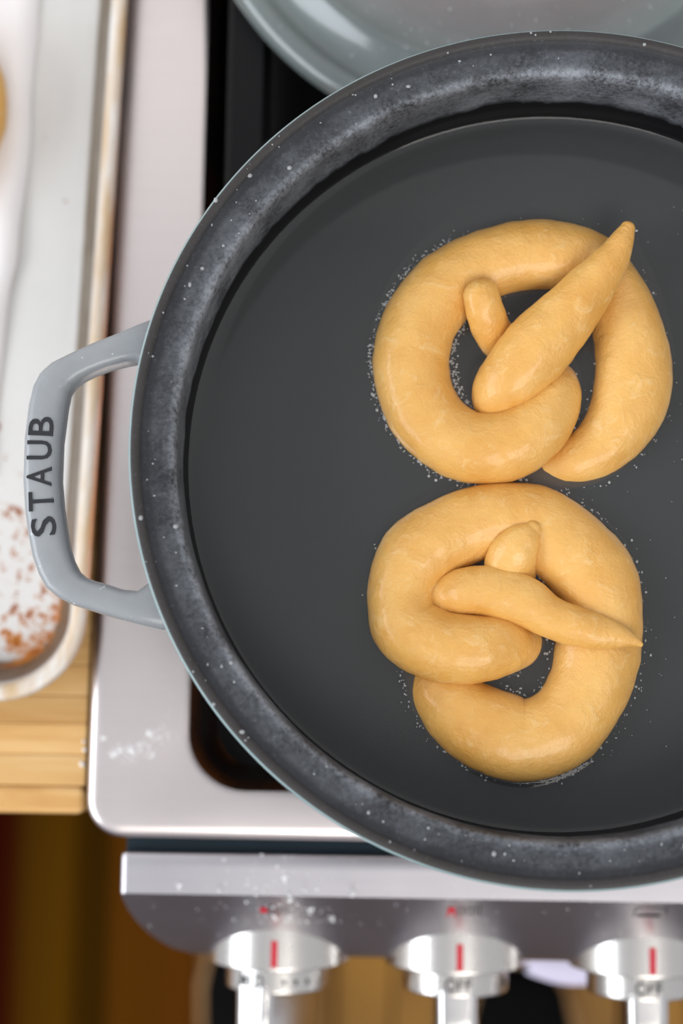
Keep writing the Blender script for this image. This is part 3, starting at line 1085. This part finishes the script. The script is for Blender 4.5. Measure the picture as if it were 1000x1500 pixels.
# corner: where the right rim line meets the front rim line
B0 = rimB - ey * ((rimB - bot).dot(ey))
TO = Vector((B0.x, B0.y, TZ))
pan = tag(empty('sheet_pan', TO), 'stained aluminium sheet pan with rolled rim on the wooden countertop', 'baking sheet')
TWD, THT = 0.33, 0.46
loops = []
spec = [(0.0165, 0.0004), (0.006, 0.019), (0.0030, 0.0200), (0.0006, 0.0212), (0, 0.0228), (0.0008, 0.0244), (0.0028, 0.0252), (0.0050, 0.0249), (0.0066, 0.0238), (0.0074, 0.0218), (0.0085, 0.019), (0.0158, 0.004), (0.0172, 0.0020), (0.0190, 0.0012), (0.023, 0.0010)]
for ins, z in spec:
    l = []
    for x_, y_ in rrect(-TWD + ins, -ins, ins, THT - ins, 0.038 - ins * 0.85, 12):
        l.append(TO + ex * x_ + ey * y_ + Vector((0, 0, z)))
    loops.append(l)
v, f = loft(loops, True, True)
local = [((p - TO).dot(ex), (p - TO).dot(ey), p.z - TZ) for p in v]
po = obj('pan_body', local, f, M['tray'], pan)
po.location = (0, 0, 0)
pan.rotation_euler = (0, 0, -ang)

edge_px = [(62, -60), (57, 0), (55, 50), (50, 90), (46, 140), (46, 175), (44, 220), (38, 270), (30, 330), (26, 380), (16, 420), (9, 470), (2, 540), (-8, 620), (-14, 700)]
V, F = [], []
nx = 24
rows = catmull([(a, b) for a, b in edge_px], 5)
for (a, b) in rows:
    e = P(a, b, TZ + 0.003)
    for i in range(nx + 1):
        u = i / nx
        x_ = e.x + (-0.500 - e.x) * u
        y_ = e.y
        wv = 0.0009 * math.sin(x_ * 90 + y_ * 30) + 0.0012 * noise.noise(Vector((x_ * 28, y_ * 22, 1.0))) + 0.0012
        lift = 0.0006 * math.exp(-u * nx / 1.2) * (0.5 + noise.noise(Vector((0, y_ * 30, 4))))
        V.append((x_, y_, TZ + 0.0016 + wv + lift))
nr = len(rows)
for i in range(nr - 1):
    for k in range(nx):
        F.append((i * (nx + 1) + k, i * (nx + 1) + k + 1, (i + 1) * (nx + 1) + k + 1, (i + 1) * (nx + 1) + k))
o = obj('parchment_paper', V, F, M['paper'], origin=P(-60, 200, TZ + 0.002))
sm = o.modifiers.new('thickness', 'SOLIDIFY')
sm.thickness = 0.00012
tag(o, 'crinkled white parchment sheet lying in the sheet pan', 'paper')

# the pretzel on the tray, of which only the right edge shows
sh = 0.0
c3 = []
zt = TZ + 0.0032
sc = (0.48277 - zt) / (0.48277 - ZW)
pts3 = []
for x_, y_, r, dz in c1:
    pts3.append((-x_ + 760, y_ - 515, r, dz))
mx = max(p[0] + p[2] for p in pts3[8:28])
V = []
org = P(22, 178, zt)
k3 = MPP * 0.96
src = [Vector(q) for q in V1]
cen = P(760, 515, ZW)
rot = Matrix.Rotation(math.radians(168), 3, 'Z')
sv = [rot @ (q - cen) for q in src]
zmin = min(q.z for q in sv)
xm = max(q.x for q in sv)
ymid = [q.y for q in sv if q.x > xm - 0.002]
ymid = sum(ymid) / len(ymid)
V3 = [Vector((q.x * 0.96 - xm * 0.96 + org.x, (q.y - ymid) * 0.96 + org.y, (q.z - zmin) * 0.96 + zt)) for q in sv]
tag(obj('dough_pretzel', V3, F1, M['dough'], origin=(org.x - 0.05, org.y, zt)), 'raw dough pretzel on parchment in the sheet pan, only its edge in view', 'pretzel', 'raw dough pretzels')

# ------------------------------------------------------------------ flour on the range
it = []
for _ in range(230):
    u = random.random()
    px_ = 165 + 80 * u + random.gauss(0, 8)
    py_ = 1104 - 28 * (u - 0.25) ** 2 * 1.5 + random.gauss(0, 7) - (12 if u > 0.7 else 0)
    p = P(px_, py_, ZC)
    it.append((p.x, p.y, ZC + 0.0001, random.choice((0.00015, 0.0002, 0.0003, 0.0004))))
for px_, py_, r in ((166, 1105, 0.0013), (152, 1081, 0.001), (220, 1076, 0.0014), (191, 1098, 0.0011), (222, 1104, 0.0009), (176, 1098, 0.001), (205, 1090, 0.0008)):
    for _ in range(14):
        p = P(px_ + random.gauss(0, 2.5), py_ + random.gauss(0, 2.5), ZC)
        it.append((p.x, p.y, ZC + 0.0001, r * random.uniform(0.25, 0.5)))
for _ in range(90):
    p = P(random.uniform(140, 520), random.uniform(930, 1215), ZC)
    if p.x < WX0 - 0.006 or p.y < WY0 - 0.006:
        it.append((p.x, p.y, ZC + 0.0001, random.uniform(0.00015, 0.0003)))
v, f = specks(it)
tag(obj('spilled_flour', v, f, M['flour'], origin=P(200, 1090, ZC)), 'smear of white flour on the front left corner of the cooktop', 'flour', kind='stuff')

it = []
for _ in range(110):
    px_, py_ = random.gauss(410, 45), random.uniform(1252, 1366)
    if py_ < 1304:
        p = P(px_, py_, -0.148)
    else:
        p = on_slope(px_, min(py_, 1350))
    it.append((p.x, p.y, p.z, random.choice((0.0002, 0.0003, 0.0004, 0.0006))))
for px_, py_ in ((402, 1345), (425, 1343), (416, 1286), (486, 1346), (517, 1308), (262, 1300), (455, 1334), (423, 1318)):
    for _ in range(8):
        a, b = px_ + random.gauss(0, 2.5), py_ + random.gauss(0, 2.5)
        p = P(a, b, -0.148) if b < 1304 else on_slope(a, b)
        it.append((p.x, p.y, p.z, random.uniform(0.0003, 0.0007)))
for _ in range(70):
    a, b = random.uniform(200, 980), random.uniform(1252, 1375)
    p = P(a, b, -0.148) if b < 1304 else on_slope(a, b)
    it.append((p.x, p.y, p.z, random.uniform(0.00015, 0.00035)))
v, f = specks(it)
tag(obj('flour_specks', v, f, M['flour'], origin=P(420, 1300, -0.148)), 'white flour specks sprinkled over the control panel', 'flour', kind='stuff')
it = []
for px_, py_, r in ((121, 1120, 0.0012), (124, 1098, 0.0009), (123, 1086, 0.0008), (120, 1118, 0.0009)):
    p = P(px_, py_, -0.15)
    it.append((min(p.x, xr - 0.0008), p.y, -0.15 + r * 0.4, r))
v, f = specks(it)
tag(obj('flour_crumbs', v, f, M['flour'], origin=P(121, 1110, -0.15)), 'white flour crumbs at the countertop edge beside the range', 'flour', kind='stuff')

# ------------------------------------------------------------------ cloth over the oven handle
x0, x1 = P(772, 1400, -0.31).x, 0.135
V, F = [], []
nu, nv = 28, 30
for i in range(nu + 1):
    u = i / nu
    x_ = x0 + (x1 - x0) * u
    for j in range(nv + 1):
        s = j / nv
        bulge = 0.011 + 0.013 * u + 0.003 * math.sin(u * 9)
        if s < 0.3:
            q = s / 0.3
            yy, zz = hy + 0.0105, -0.42 + 0.105 * q
        elif s < 0.5:
            q = (s - 0.3) / 0.2 * math.pi
            yy, zz = hy + 0.0105 * math.cos(q) - (bulge - 0.0105) * (1 - math.cos(q)) / 2, -0.315 + 0.0105 * math.sin(q)
        else:
            q = (s - 0.5) / 0.5
            yy = hy - bulge - 0.004 * q + 0.003 * math.sin(u * 14 + 1) * q
            zz = -0.315 - 0.15 * q
        V.append((x_, yy, zz))
for i in range(nu):
    for j in range(nv):
        a = i * (nv + 1) + j
        F.append((a, a + 1, a + nv + 2, a + nv + 1))
o = obj('tea_towel', V, F, M['towel'], origin=((x0 + x1) / 2, hy, -0.305))
sm = o.modifiers.new('thickness', 'SOLIDIFY')
sm.thickness = 0.0015
tag(o, 'pale lilac cotton tea towel hung over the oven handle', 'towel')


# ------------------------------------------------------------------ black shoes on the floor
def shoe(px_, py_, rz, label, side):
    c = P(px_, py_, ZF)
    root = tag(empty('shoe', (c.x, c.y, ZF)), label, 'shoe', 'black shoes on the floor')
    secs = [(0.0, 0.012, 0.020), (-0.006, 0.030, 0.034), (-0.022, 0.043, 0.044), (-0.06, 0.052, 0.056), (-0.10, 0.052, 0.072), (-0.16, 0.043, 0.085), (-0.22, 0.040, 0.09), (-0.27, 0.036, 0.09), (-0.285, 0.02, 0.085)]

    def ring(y_, hw, zb, zt_, grow=0.0):
        l = []
        for k in range(20):
            a = 2 * math.pi * k / 20
            c_, s_ = math.cos(a), math.sin(a)
            e = 0.7
            xx = math.copysign(abs(c_) ** e, c_) * (hw + grow)
            zz = (zb + zt_) / 2 + math.copysign(abs(s_) ** e, s_) * (zt_ - zb) / 2
            R2 = Matrix.Rotation(rz, 2)
            q = R2 @ Vector((xx, y_))
            l.append((c.x + q.x, c.y + q.y, ZF + zz))
        return l
    v, f = loft([ring(y_, hw, 0.014, h) for y_, hw, h in secs], True, True)
    obj('upper', v, f, M['shoe'], root, origin=(c.x, c.y, ZF))
    ss = [(0.004, 0.014), (-0.004, 0.036), (-0.022, 0.050), (-0.06, 0.062), (-0.10, 0.062), (-0.16, 0.052), (-0.22, 0.048), (-0.275, 0.042), (-0.29, 0.025)]
    v, f = loft([ring(y_, hw, 0.0004, 0.018) for y_, hw in ss], True, True)
    obj('sole', v, f, M['sole'], root, origin=(c.x, c.y, ZF))


shoe(374, 1350, 0.05, 'black shoe on the floor below the leftmost knob', -1)
shoe(762, 1408, -0.04, 'black shoe on the floor between the middle and right knobs', 1)
